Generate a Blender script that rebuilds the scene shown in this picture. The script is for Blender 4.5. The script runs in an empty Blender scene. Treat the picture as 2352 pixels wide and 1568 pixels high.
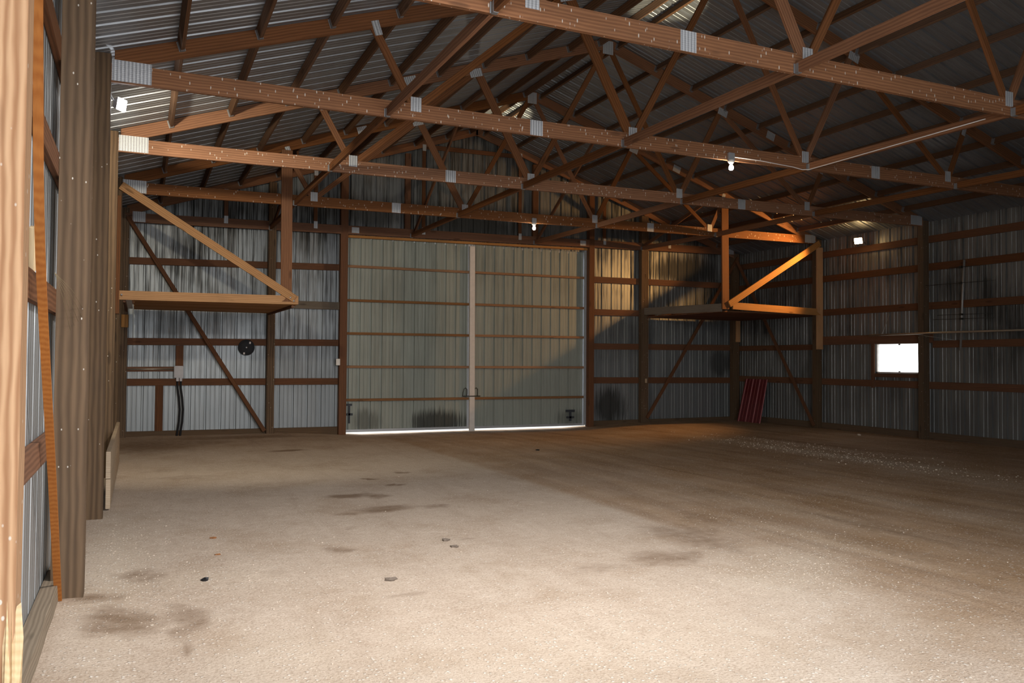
import bpy, bmesh, math, random
from mathutils import Vector, Matrix, noise as mnoise
random.seed(7)
sc = bpy.context.scene
COL = sc.collection
V = Vector

# ------------------------------------------------------------------ numbers of the building
W = 15.62                 # inner face of the right posts (left posts: x = 0)
TY = [0.0, -3.071, -6.114, -9.216, -12.335, -15.487]     # truss / post lines, counted from the door wall
ZL = [4.39, 4.417, 4.41, 4.40, 4.41, 4.43]               # bottom chord underside, left end
ZR = [4.66, 4.583, 4.576, 4.525, 4.45, 4.45]             # bottom chord underside, right end
XP, ZP, ZEL, ZER = 7.72, 7.305, 4.72, 4.75               # ridge and eaves (top of top chord)
WR = 15.84                # outer wall metal, right
WL = -0.235               # outer wall metal, left
WE = 0.19                 # outer wall metal, end wall
NODES = [3.22, 6.23, 9.25, 12.33]
BRX = [2.87, 6.08, 9.30, 12.50]

def zroof(x):
    return ZEL + (ZP - ZEL) * x / XP if x <= XP else ZP + (ZER - ZP) * (x - XP) / (15.66 - XP)
def zchord(k, x):
    return ZL[k] + (ZR[k] - ZL[k]) * x / 15.5
def zfloor(x, y):
    z = 0.0
    d = max(0.0, 1 - abs(x - 7.7) / 4.6)
    z -= 0.105 * min(1, d * 2.4) * max(0.0, min(1, (y + 3.2) / 3.0))
    m = math.exp(-((x + 0.1) / 0.35) ** 2)
    z += 0.05 * m * max(0.0, min(1, (-9.5 - y) / 2.5))
    z += 0.012 * mnoise.noise(V((x * .5, y * .5, 3.1))) + 0.006 * mnoise.noise(V((x * 2.1, y * 2.1, 9.1)))
    return z

# ------------------------------------------------------------------ helpers
def tag(o, label=None, cat=None, group=None, kind=None):
    if label: o['label'] = label
    if cat: o['category'] = cat
    if group: o['group'] = group
    if kind: o['kind'] = kind
    return o

def empty(name, loc, label=None, cat=None, group=None, kind=None):
    o = bpy.data.objects.new(name, None)
    o.empty_display_size = .1
    o.location = loc
    COL.objects.link(o)
    return tag(o, label, cat, group, kind)

def link(name, me, mat, parent=None, M=None):
    o = bpy.data.objects.new(name, me)
    if mat is not None and not me.materials: me.materials.append(mat)
    COL.objects.link(o)
    M = M or Matrix.Identity(4)
    if parent is not None:
        o.parent = parent
        t = Matrix.Identity(4); q = parent
        while q is not None:
            t = q.matrix_basis @ t; q = q.parent
        M = t.inverted() @ M
    o.matrix_basis = M
    return o

def bm_box(bm, x0, x1, y0, y1, z0, z1, M=None):
    vs = [bm.verts.new((x, y, z)) for x in (x0, x1) for y in (y0, y1) for z in (z0, z1)]
    if M is not None:
        for v in vs: v.co = M @ v.co
    for f in ((0, 1, 3, 2), (4, 6, 7, 5), (0, 4, 5, 1), (2, 3, 7, 6), (0, 2, 6, 4), (1, 5, 7, 3)):
        bm.faces.new([vs[i] for i in f])
    return vs

def mesh_of(bm, name, smooth=False):
    bmesh.ops.recalc_face_normals(bm, faces=bm.faces[:])
    me = bpy.data.meshes.new(name)
    bm.to_mesh(me); bm.free()
    if smooth:
        for p in me.polygons: p.use_smooth = True
    return me

def frame_m(p0, p1, up):
    p0, p1 = V(p0), V(p1)
    x = (p1 - p0).normalized()
    y = V(up).cross(x).normalized()
    z = x.cross(y)
    M = Matrix((x, y, z)).transposed().to_4x4()
    M.translation = p0
    return M, (p1 - p0).length

def beam(name, p0, p1, th, dp, mat, parent=None, up=(0, 0, 1), bev=.004, cut0=0.0, cut1=0.0, wear=0.0):
    """board whose centre line runs p0-p1: th = thickness (local y), dp = depth (local z); cut = slanted ends"""
    M, L = frame_m(p0, p1, up)
    bm = bmesh.new()
    n = 1 if not wear else max(2, int(L / .25))
    rings = []
    for i in range(n + 1):
        t = i / n
        ring = []
        for (yy, zz) in ((-th / 2, -dp / 2), (th / 2, -dp / 2), (th / 2, dp / 2), (-th / 2, dp / 2)):
            x = L * t
            if i == 0: x += cut0 * zz
            if i == n: x += cut1 * zz
            j = wear * (random.random() - .5) if wear else 0
            ring.append(bm.verts.new((x, yy + j, zz + j)))
        rings.append(ring)
    for a, b in zip(rings, rings[1:]):
        for i in range(4):
            bm.faces.new((a[i], a[(i + 1) % 4], b[(i + 1) % 4], b[i]))
    bm.faces.new(rings[0][::-1]); bm.faces.new(rings[-1])
    if bev:
        ed = [e for e in bm.edges if abs((e.verts[0].co - e.verts[1].co).normalized().x) > .9 or n == 1]
        bmesh.ops.bevel(bm, geom=ed, offset=bev, segments=1, affect='EDGES', clamp_overlap=True)
    return link(name, mesh_of(bm, name), mat, parent, M)

def box(name, lo, hi, mat, parent=None, bev=.003, M=None):
    bm = bmesh.new()
    c = (V(lo) + V(hi)) / 2; h = (V(hi) - V(lo)) / 2
    bm_box(bm, -h.x, h.x, -h.y, h.y, -h.z, h.z)
    if bev: bmesh.ops.bevel(bm, geom=bm.edges[:], offset=min(bev, min(h) * .5), segments=2, affect='EDGES')
    return link(name, mesh_of(bm, name), mat, parent, (M or Matrix.Identity(4)) @ Matrix.Translation(c))

def tube_bm(bm, pts, r, n=10, cap=True):
    pts = [V(p) for p in pts]
    rr = r if isinstance(r, (list, tuple)) else [r] * len(pts)
    rings = []; prev = None
    for i, p in enumerate(pts):
        d = (pts[min(i + 1, len(pts) - 1)] - pts[max(i - 1, 0)]).normalized()
        a = prev if prev is not None else (V((0, 0, 1)) if abs(d.z) < .9 else V((1, 0, 0)))
        s = d.cross(a).normalized(); t = s.cross(d).normalized(); prev = t
        rings.append([bm.verts.new(p + rr[i] * (math.cos(q * 2 * math.pi / n) * s + math.sin(q * 2 * math.pi / n) * t)) for q in range(n)])
    for a, b in zip(rings, rings[1:]):
        for i in range(n):
            bm.faces.new((a[i], a[(i + 1) % n], b[(i + 1) % n], b[i]))
    if cap:
        bm.faces.new(rings[0][::-1]); bm.faces.new(rings[-1])

def tube(name, pts, r, mat, parent=None, n=10):
    bm = bmesh.new(); o = V(pts[0])
    tube_bm(bm, [V(p) - o for p in pts], r, n)
    return link(name, mesh_of(bm, name, True), mat, parent, Matrix.Translation(o))

def lathe(name, prof, mat, parent=None, M=None, n=24):
    bm = bmesh.new(); rings = []
    for (r, z) in prof:
        if r < 1e-5: rings.append([bm.verts.new((0, 0, z))])
        else: rings.append([bm.verts.new((r * math.cos(2 * math.pi * i / n), r * math.sin(2 * math.pi * i / n), z)) for i in range(n)])
    for a, b in zip(rings, rings[1:]):
        for i in range(n):
            j = (i + 1) % n
            if len(a) == 1: bm.faces.new((a[0], b[i], b[j]))
            elif len(b) == 1: bm.faces.new((a[i], a[j], b[0]))
            else: bm.faces.new((a[i], a[j], b[j], b[i]))
    return link(name, mesh_of(bm, name, True), mat, parent, M)

# ------------------------------------------------------------------ materials
class NT:
    def __init__(s, name):
        s.m = bpy.data.materials.new(name); s.m.use_nodes = True
        s.t = s.m.node_tree; s.t.nodes.clear()
        s.out = s.n('ShaderNodeOutputMaterial')
        s.b = s.n('ShaderNodeBsdfPrincipled')
        s.l(s.b.outputs[0], s.out.inputs[0])
    def n(s, typ, **kw):
        q = s.t.nodes.new(typ)
        for k, v in kw.items(): setattr(q, k, v)
        return q
    def l(s, a, b): s.t.links.new(a, b)
    def set(s, sock, v):
        if isinstance(v, bpy.types.NodeSocket): s.l(v, sock)
        else: sock.default_value = v
    def math(s, op, a, b=0.0, c=None, clamp=False):
        q = s.n('ShaderNodeMath', operation=op, use_clamp=clamp)
        s.set(q.inputs[0], a); s.set(q.inputs[1], b)
        if c is not None: s.set(q.inputs[2], c)
        return q.outputs[0]
    def vmath(s, op, a, b):
        q = s.n('ShaderNodeVectorMath', operation=op)
        s.set(q.inputs[0], a); s.set(q.inputs[1], b)
        return q.outputs[0]
    def noise(s, vec, scale, detail=3, rough=.55, dist=0.0, col=False):
        q = s.n('ShaderNodeTexNoise'); s.l(vec, q.inputs['Vector'])
        q.inputs['Scale'].default_value = scale; q.inputs['Detail'].default_value = detail
        q.inputs['Roughness'].default_value = rough; q.inputs['Distortion'].default_value = dist
        return q.outputs[1 if col else 0]
    def ramp(s, v, stops, interp='LINEAR'):
        q = s.n('ShaderNodeValToRGB'); s.l(v, q.inputs[0])
        e = q.color_ramp.elements; q.color_ramp.interpolation = interp
        while len(e) < len(stops): e.new(.5)
        for i, (p, c) in enumerate(stops):
            e[i].position = p; e[i].color = (c, c, c, 1) if not isinstance(c, (tuple, list)) else (*c, 1)
        return q.outputs[0]
    def mix(s, f, a, b, mode='MIX'):
        q = s.n('ShaderNodeMix', data_type='RGBA', blend_type=mode)
        s.set(q.inputs[0], f)
        for k, v in ((6, a), (7, b)):
            s.set(q.inputs[k], (*v, 1) if isinstance(v, (tuple, list)) else v)
        return q.outputs[2]
    def bump(s, h, strength=.3, dist=.01):
        q = s.n('ShaderNodeBump'); q.inputs['Strength'].default_value = strength
        q.inputs['Distance'].default_value = dist; s.l(h, q.inputs['Height'])
        s.l(q.outputs[0], s.b.inputs['Normal'])
    def color(s, c, rough=.7, metal=0.0, spec=None):
        s.set(s.b.inputs['Base Color'], (*c, 1) if isinstance(c, (tuple, list)) else c)
        s.set(s.b.inputs['Roughness'], rough); s.set(s.b.inputs['Metallic'], metal)
        if spec is not None: s.b.inputs['Specular IOR Level'].default_value = spec
    def objco(s, scale=(1, 1, 1), rnd=True):
        tc = s.n('ShaderNodeTexCoord'); v = tc.outputs['Object']
        if rnd:
            oi = s.n('ShaderNodeObjectInfo')
            r = s.vmath('MULTIPLY', oi.outputs['Random'], (37.0, 3.7, 2.9))
            v = s.vmath('ADD', v, r); s.rand = oi.outputs['Random']
        return s.vmath('MULTIPLY', v, scale) if scale != (1, 1, 1) else v
    def pos(s, scale=(1, 1, 1)):
        g = s.n('ShaderNodeNewGeometry')
        return s.vmath('MULTIPLY', g.outputs['Position'], scale)

def wood(name, light, dark, drops=0.0, dax=(34, 34, 11), knots=.5, vary=.35, ring=16.0, contrast=.5, rough=.75, grime=.25):
    s = NT(name); v = s.objco()
    st = s.vmath('ADD', s.vmath('MULTIPLY', v, (.14, 1, 1)), (0, .07, .045))
    wv = s.n('ShaderNodeTexWave', wave_type='RINGS', rings_direction='X')
    s.l(st, wv.inputs['Vector'])
    wv.inputs['Scale'].default_value = ring; wv.inputs['Distortion'].default_value = 3.4
    wv.inputs['Detail'].default_value = 2.0; wv.inputs['Detail Scale'].default_value = 1.2
    grain = s.noise(s.vmath('MULTIPLY', v, (1.5, 60, 60)), 1.0, 3, .6)
    broad = s.noise(s.vmath('MULTIPLY', v, (.8, 7, 7)), 1.0, 2, .5)
    f = s.math('ADD', s.math('MULTIPLY', wv.outputs['Fac'], contrast), s.math('MULTIPLY', grain, .45))
    f = s.math('ADD', f, s.math('MULTIPLY', broad, .35))
    f = s.math('SUBTRACT', f, .2, clamp=True)
    c = s.mix(f, dark, light)
    # knots: sparse dark ellipses along the board
    if knots:
        vo = s.n('ShaderNodeTexVoronoi'); s.l(s.vmath('MULTIPLY', v, (1.3, 5, 5)), vo.inputs['Vector'])
        vo.inputs['Scale'].default_value = 1.0
        k = s.ramp(vo.outputs['Distance'], [(0.0, 1.0), (.09, .9), (.14, 0.0)])
        c = s.mix(s.math('MULTIPLY', k, knots), c, tuple(x * .35 for x in dark))
    # every board its own tone
    hv = s.n('ShaderNodeHueSaturation'); s.l(c, hv.inputs['Color'])
    s.set(hv.inputs['Value'], s.math('MULTIPLY_ADD', s.rand, vary, 1 - vary / 2))
    s.set(hv.inputs['Saturation'], s.math('MULTIPLY_ADD', s.rand, -.2, 1.08))
    c = hv.outputs[0]
    if grime:
        g = s.noise(s.vmath('MULTIPLY', v, (1.1, 2.5, 2.5)), 1.0, 4, .65)
        c = s.mix(s.math('MULTIPLY', s.ramp(g, [(.45, 0.0), (.75, 1.0)]), grime), c, (.05, .035, .025))
    if drops:
        # dried whitewash / bird specks running down the face
        vo = s.n('ShaderNodeTexVoronoi'); s.l(s.vmath('MULTIPLY', v, dax), vo.inputs['Vector'])
        vo.inputs['Scale'].default_value = 1.0; vo.inputs['Randomness'].default_value = 1.0
        d = s.ramp(vo.outputs['Distance'], [(0.0, 1.0), (.15, 1.0), (.24, 0.0)])
        w1 = s.n('ShaderNodeTexWhiteNoise'); s.l(vo.outputs['Color'], w1.inputs['Vector'])
        sel = s.math('LESS_THAN', w1.outputs['Value'], drops)
        c = s.mix(s.math('MULTIPLY', d, s.math('MULTIPLY', sel, .85)), c, (.62, .58, .52))
    s.color(c, rough, 0, .25)
    s.bump(s.math('ADD', f, s.math('MULTIPLY', grain, .5)), .25, .004)
    return s.m

def sheet_metal(name, base, stain=.5, zlo=1.0, zhi=5.2, metal=.6, rough=.45, streak='Z', col_stain=(.035, .034, .03), low=.12, blobs=()):
    s = NT(name)
    p = s.pos()
    sc1 = {'Z': (9, 9, .3), 'X': (.5, 6, .5)}[streak]
    st = s.noise(s.vmath('MULTIPLY', p, sc1), 1.0, 5, .7)
    fine = s.noise(s.vmath('MULTIPLY', p, tuple(q * 4 for q in sc1)), 1.0, 3, .6)
    blot = s.noise(p, .55, 3, .6)
    sp = s.n('ShaderNodeSeparateXYZ'); s.l(p, sp.inputs[0])
    mr = s.n('ShaderNodeMapRange'); s.l(sp.outputs['Z'], mr.inputs[0])
    mr.inputs[1].default_value = zlo; mr.inputs[2].default_value = zhi
    mr.inputs[3].default_value = low; mr.inputs[4].default_value = 1.0
    a = s.math('ADD', s.math('MULTIPLY', st, .7), s.math('MULTIPLY', fine, .35))
    a = s.math('ADD', a, s.math('MULTIPLY', blot, .6))
    a = s.ramp(a, [(.76, 0.0), (1.02, 1.0)])
    a = s.math('MULTIPLY', s.math('MULTIPLY', a, mr.outputs[0]), stain, clamp=True)
    for (bx, bz, rx, rz, st_) in blobs:
        q = s.vmath('MULTIPLY', s.vmath('SUBTRACT', p, (bx, 0, bz)), (1 / rx, 0, 1 / rz))
        ln = s.n('ShaderNodeVectorMath', operation='LENGTH'); s.l(q, ln.inputs[0])
        g = s.math('SUBTRACT', s.math('MULTIPLY_ADD', s.math('ADD', st, fine), 1.1, .0), ln.outputs['Value'])
        a = s.math('MAXIMUM', a, s.math('MULTIPLY', s.ramp(g, [(.1, 0.0), (.55, 1.0)]), st_))
    tone = s.mix(s.noise(s.vmath('MULTIPLY', p, sc1), .4, 2), tuple(q * .85 for q in base), tuple(min(1, q * 1.12) for q in base))
    c = s.mix(a, tone, col_stain)
    s.color(c, s.math('MULTIPLY_ADD', a, .3, rough), metal, .35)
    return s.m

def plain(name, c, rough=.6, metal=0.0, spec=.4, var=.15, scale=9):
    s = NT(name); v = s.objco()
    n = s.noise(v, scale, 3)
    s.color(s.mix(n, tuple(q * (1 - var) for q in c), tuple(min(1, q * (1 + var)) for q in c)), rough, metal, spec)
    return s.m

def emit(name, c, st):
    s = NT(name)
    s.color(c, .4)
    s.set(s.b.inputs['Emission Color'], (*c, 1)); s.b.inputs['Emission Strength'].default_value = st
    return s.m

M = {}
M['fir'] = wood('fir framing', (.27, .115, .046), (.125, .047, .018), drops=.0)
M['chord'] = wood('fir chord with specks', (.31, .136, .056), (.145, .056, .022), drops=.5)
M['loft'] = wood('pale pine', (.55, .30, .12), (.34, .155, .055), knots=.7)
M['girt'] = wood('girt wood', (.20, .086, .039), (.092, .038, .017))
M['post'] = wood('treated post', (.145, .088, .046), (.062, .036, .018), drops=.05, dax=(26, 45, 45), ring=10, contrast=.65, grime=.3, vary=.2)
M['nearpost'] = wood('near treated post', (.50, .30, .16), (.27, .12, .048), drops=.07, dax=(26, 45, 45), ring=19, contrast=.8, grime=.0, vary=.05, knots=.2)  # nearest post: paler, more orange wood colours than the other posts
M['lath'] = wood('orange lath', (.46, .19, .065), (.30, .105, .032), vary=.05)
M['railwood'] = wood('door rail wood', (.36, .19, .085), (.17, .075, .03))
M['purlin'] = wood('purlin wood', (.20, .105, .058), (.09, .046, .025), drops=.0)
M['grey'] = wood('weathered grey board', (.24, .20, .16), (.12, .095, .07))
M['pale'] = wood('pale plank', (.55, .43, .30), (.38, .27, .17), vary=.1)
M['skirt'] = wood('skirt board', (.16, .10, .055), (.075, .045, .025))
M['skirtL'] = wood('weathered skirt board', (.30, .235, .165), (.16, .12, .08))
M['splinter'] = wood('raw wood', (.72, .55, .33), (.55, .38, .2), knots=0, grime=0)
M['wallmetal'] = sheet_metal('galvanised wall', (.255, .270, .277), stain=.95, zlo=.8, zhi=3.6, blobs=((11.65, .45, .55, .62, .85), (15.3, 1.6, .5, .5, .7), (7.6, 4.9, 1.8, .5, .75), (5.2, 4.95, .8, .35, .6), (14.0, 4.15, 1.5, .55, .8)))
M['sidemetal'] = sheet_metal('galvanised side wall', (.34, .35, .355), stain=.8, zlo=.3, zhi=3.0, low=.3)
M['shadedmetal'] = sheet_metal('shaded side wall', (.235, .24, .235), stain=.9, zlo=.3, zhi=2.6, low=.35)  # same stained side sheet, base darkened for the weaker light on the right
M['doormetal'] = sheet_metal('door sheet', (.31, .335, .30), stain=.45, zlo=.0, zhi=5.5, low=.3, metal=.2, rough=.5, blobs=((6.9, .12, .9, .38, .85), (5.1, .2, .4, .35, .5), (10.5, .15, .5, .3, .45)))
M['roofmetal'] = sheet_metal('galvanised roof', (.32, .34, .37), stain=.25, zlo=0, zhi=1, low=1, streak='X', metal=.7, rough=.45)
M['galv'] = plain('galvanised steel', (.50, .52, .55), .42, .55)
M['dullgalv'] = plain('dull zinc', (.26, .265, .275), .5, .5)
M['bright'] = plain('bright zinc', (.80, .83, .85), .5, .15)
M['white'] = plain('white paint', (.75, .72, .68), .5)
M['whitepost'] = plain('pinkish white paint', (.66, .60, .555), .5)
M['plastic'] = plain('black plastic', (.010, .010, .012), .6, 0, .25)
M['greyplastic'] = plain('grey plastic', (.45, .43, .44), .45)
M['red'] = plain('red enamel', (.13, .009, .012), .32, .2)
M['steel'] = plain('bare steel pipe', (.50, .43, .34), .35, .7)
M['alum'] = plain('dull aluminium', (.36, .35, .34), .5, .5)
M['tape'] = plain('dark tape', (.035, .04, .05), .5)
M['iron'] = plain('dark iron', (.04, .04, .035), .5, .5)
M['leafblack'] = plain('dead leaf', (.012, .012, .014), .6)
M['leafbrown'] = plain('brown leaf', (.30, .13, .05), .7)
M['leafgrey'] = plain('dusty leaf', (.19, .15, .12), .8)
M['stone'] = plain('limestone chip', (.56, .47, .38), .85)
M['straw'] = plain('straw', (.20, .15, .08), .7)
M['sticker'] = plain('paper label', (.7, .66, .64), .6)
M['bulbcool'] = emit('lit bulb white', (1, .93, .80), 40)
M['floodcool'] = emit('lit flood white', (.93, .97, 1), 60)
M['floodwarm'] = emit('lit flood warm', (1, .66, .28), 90)

def plate_mat():
    s = NT('toothed plate'); v = s.objco((1, 1, 1), rnd=False)
    w = s.n('ShaderNodeTexWave', wave_type='BANDS', bands_direction='X'); s.l(v, w.inputs['Vector'])
    w.inputs['Scale'].default_value = 9.0
    w2 = s.n('ShaderNodeTexWave', wave_type='BANDS', bands_direction='Z'); s.l(v, w2.inputs['Vector'])
    w2.inputs['Scale'].default_value = 16.0
    f = s.math('MULTIPLY_ADD', w2.outputs['Fac'], .25, w.outputs['Fac'])
    c = s.mix(f, (.30, .31, .34), (.56, .575, .60))
    s.color(c, .5, .3, .4); s.bump(f, .5, .006)
    return s.m
M['plate'] = plate_mat()

def glass_mat():
    s = NT('window glass')
    tr = s.n('ShaderNodeBsdfTransparent'); gl = s.n('ShaderNodeBsdfGlossy'); gl.inputs['Roughness'].default_value = .05
    mx = s.n('ShaderNodeMixShader'); mx.inputs[0].default_value = .06
    s.l(tr.outputs[0], mx.inputs[1]); s.l(gl.outputs[0], mx.inputs[2]); s.l(mx.outputs[0], s.out.inputs[0])
    return s.m
M['glass'] = glass_mat()

def floor_mat():
    s = NT('gravel and dirt'); p = s.pos()
    at = s.n('ShaderNodeAttribute', attribute_name='stain'); at2 = s.n('ShaderNodeAttribute', attribute_name='dirt')
    at3 = s.n('ShaderNodeAttribute', attribute_name='pale')
    stones = s.n('ShaderNodeTexVoronoi'); s.l(p, stones.inputs['Vector']); stones.inputs['Scale'].default_value = 42
    stn2 = s.n('ShaderNodeTexVoronoi'); s.l(p, stn2.inputs['Vector']); stn2.inputs['Scale'].default_value = 95
    n1 = s.noise(p, 1.1, 5, .62); n2 = s.noise(p, 9, 4, .6); n3 = s.noise(p, 60, 3, .6)
    wide = s.noise(s.vmath('MULTIPLY', p, (1.6, .35, 1)), 1.0, 4, .6)
    streak = s.noise(s.vmath('MULTIPLY', p, (3.2, .28, 1)), 1.0, 4, .62, .6)
    mot = s.math('ADD', s.math('MULTIPLY', n2, .35), s.math('ADD', s.math('MULTIPLY', n3, .5), s.math('MULTIPLY', streak, .45)))
    gravel = s.mix(s.ramp(mot, [(.45, 0.0), (.85, 1.0)]), (.42, .325, .25), (.61, .51, .42))
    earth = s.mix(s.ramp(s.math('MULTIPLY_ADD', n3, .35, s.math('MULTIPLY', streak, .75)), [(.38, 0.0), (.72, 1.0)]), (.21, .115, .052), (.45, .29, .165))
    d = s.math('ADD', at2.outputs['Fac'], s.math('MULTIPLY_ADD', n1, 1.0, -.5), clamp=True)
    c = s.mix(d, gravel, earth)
    c = s.mix(s.math('MULTIPLY', s.ramp(s.math('MULTIPLY_ADD', streak, .5, s.math('MULTIPLY', n1, .5)), [(.50, 0.0), (.66, 1.0)]), .4), c, (.26, .17, .10))
    # single white chips
    cs = s.n('ShaderNodeSeparateColor'); s.l(stones.outputs['Color'], cs.inputs[0])
    sel = s.ramp(s.math('ADD', cs.outputs[0], s.math('MULTIPLY_ADD', at3.outputs['Fac'], .35, s.math('MULTIPLY_ADD', n1, .55, -.35))), [(.80, 0.0), (.86, 1.0)])
    chip = s.math('MULTIPLY', s.ramp(stones.outputs['Distance'], [(.25, 1.0), (.42, 0.0)]), sel)
    cs2 = s.n('ShaderNodeSeparateColor'); s.l(stn2.outputs['Color'], cs2.inputs[0])
    chip2 = s.math('MULTIPLY', s.ramp(stn2.outputs['Distance'], [(.3, 1.0), (.5, 0.0)]), s.ramp(cs2.outputs[1], [(.62, 0.0), (.8, 1.0)]))
    c = s.mix(s.math('MULTIPLY', at3.outputs['Fac'], .6), c, (.60, .50, .39))
    c = s.mix(s.math('MULTIPLY', chip2, .35), c, (.66, .58, .49))
    c = s.mix(s.math('MULTIPLY', chip, .6), c, (.86, .80, .72))
    c = s.mix(s.math('MULTIPLY', s.ramp(n3, [(.3, 1.0), (.5, 0.0)]), .3), c, (.2, .14, .09))
    sa = s.math('ADD', at.outputs['Fac'], s.math('MULTIPLY_ADD', n2, .7, s.math('MULTIPLY_ADD', n3, .35, -.53)))
    sa = s.math('MULTIPLY', s.ramp(sa, [(.18, 0.0), (.62, 1.0)]), .72)
    c = s.mix(sa, c, (.15, .085, .042))
    s.color(c, .92, 0, .15)
    h = s.math('ADD', s.math('MULTIPLY', chip, 1.0), s.math('ADD', s.math('MULTIPLY', n2, 1.0), s.math('MULTIPLY', n3, .8)))
    s.bump(h, .55, .014)
    return s.m
M['floor'] = floor_mat()

def ground_mat():
    s = NT('pale drive'); c = s.mix(s.noise(s.pos(), 3, 4), (.55, .53, .48), (.7, .68, .62))  # pale ground outside the barn
    s.color(c, .9); return s.m
M['ground'] = ground_mat()

# ------------------------------------------------------------------ corrugated sheets
def profile(s0, s1, per=.305, off=0.0):
    """(distance, depth) pairs: one deep rib and two shallow ones per period"""
    base = [(0, 0), (.008, .026), (.040, .026), (.050, 0), (.118, 0), (.124, .006), (.136, .006), (.142, 0),
            (.208, 0), (.214, .006), (.226, .006), (.232, 0)]
    out = [(s0, 0.0)]
    k = math.floor((s0 - off) / per)
    while k * per + off < s1:
        for a, h in base:
            t = k * per + off + a
            if s0 + .001 < t < s1 - .001: out.append((t, h))
        k += 1
    out.append((s1, 0.0))
    return out

def sheet(name, prof, fn, mat, parent=None, split=()):
    """fn(s, h) -> list of (bottom, top) point pairs for that profile station"""
    bm = bmesh.new(); prev = None
    for s, h in prof:
        cur = [(bm.verts.new(a), bm.verts.new(b)) for a, b in fn(s, h)]
        if prev and len(prev) == len(cur):
            for (a, b), (c, d) in zip(prev, cur):
                bm.faces.new((a, c, d, b))
        prev = cur
    return link(name, mesh_of(bm, name), mat, parent)

def with_breaks(prof, brk):
    out = list(prof)
    for b in brk:
        out = [q for q in out if abs(q[0] - b) > .004]
        out += [(b - .002, 0.0), (b + .002, 0.0)]
    return sorted(out)

DL, DR, DT = 4.575, 10.90, 4.47           # door opening
def f_end(s, h):
    y = WE + h; top = zroof(s) + .01
    z0 = DT if DL <= s <= DR else -.12
    return [((s, y, z0), (s, y, top))]
def strip_end(s0, s1, nm=None): return profile(s0, s1, off=.05)
bm_parts = []
bm = bmesh.new()
for a, b in ((WL - .02, DL), (DL, DR), (DR, WR + .02)):
    pv = None
    for s_, h_ in profile(a, b, off=.05):
        ss = min(max(s_, DL + .0001), DR - .0001) if a == DL else s_
        z0 = DT if a == DL else -.14
        c = (bm.verts.new((s_, WE + h_, z0)), bm.verts.new((s_, WE + h_, zroof(s_) + .012)))
        if pv: bm.faces.new((pv[0], c[0], c[1], pv[1]))
        pv = c
tag(link('wall_back', mesh_of(bm, 'wall_back'), M['wallmetal']), kind='structure')

WY0, WY1, WZ0, WZ1 = -5.88, -4.70, 1.40, 2.09      # window opening in right wall
YB = -18.75                                        # rear end of what is built
bm = bmesh.new()
for a, b, cut in ((YB, WY0, 0), (WY0, WY1, 1), (WY1, WE + .02, 0)):
    pv = None
    for s_, h_ in profile(a, b, off=.08):
        x = WR + h_
        zs = ((-.14, WZ0), (WZ1, zroof(15.84) + .03)) if cut else ((-.14, zroof(15.84) + .03),)
        c = [(bm.verts.new((x, s_, q0)), bm.verts.new((x, s_, q1))) for q0, q1 in zs]
        if pv:
            for (p, q), (r, t) in zip(pv, c): bm.faces.new((p, r, t, q))
        pv = c
tag(link('wall_right', mesh_of(bm, 'wall_right'), M['shadedmetal']), kind='structure')
tag(sheet('wall_left', profile(YB, WE + .02, off=.03),
          lambda s, h: [((WL - h, s, -.14), (WL - h, s, zroof(-.23) + .03))], M['sidemetal']), kind='structure')
# roof: two slopes, ribs run down the slope
bm = bmesh.new()
for xa, xb in ((-.45, XP), (XP, 16.1)):
    pv = None
    for s_, h_ in profile(YB, .55, off=.11):
        c = (bm.verts.new((xa, s_, zroof(xa) + .004 + h_)), bm.verts.new((xb, s_, zroof(xb) + .004 + h_)))
        if pv: bm.faces.new((pv[0], c[0], c[1], pv[1]))
        pv = c
tag(link('ceiling', mesh_of(bm, 'ceiling'), M['roofmetal']), kind='structure')
# rear gable with the open doorway behind the photographer
bm = bmesh.new()
RX0, RX1, RZ = .05, 6.6, 4.3
for a, b in ((WL - .02, RX0), (RX0, RX1), (RX1, WR + .02)):
    pv = None
    for s_, h_ in profile(a, b, off=.05):
        z0 = RZ if a == RX0 else -.14
        c = (bm.verts.new((s_, YB - h_, z0)), bm.verts.new((s_, YB - h_, zroof(s_) + .012)))
        if pv: bm.faces.new((pv[0], c[0], c[1], pv[1]))
        pv = c
tag(link('wall_front', mesh_of(bm, 'wall_front'), M['sidemetal']), kind='structure')

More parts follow.
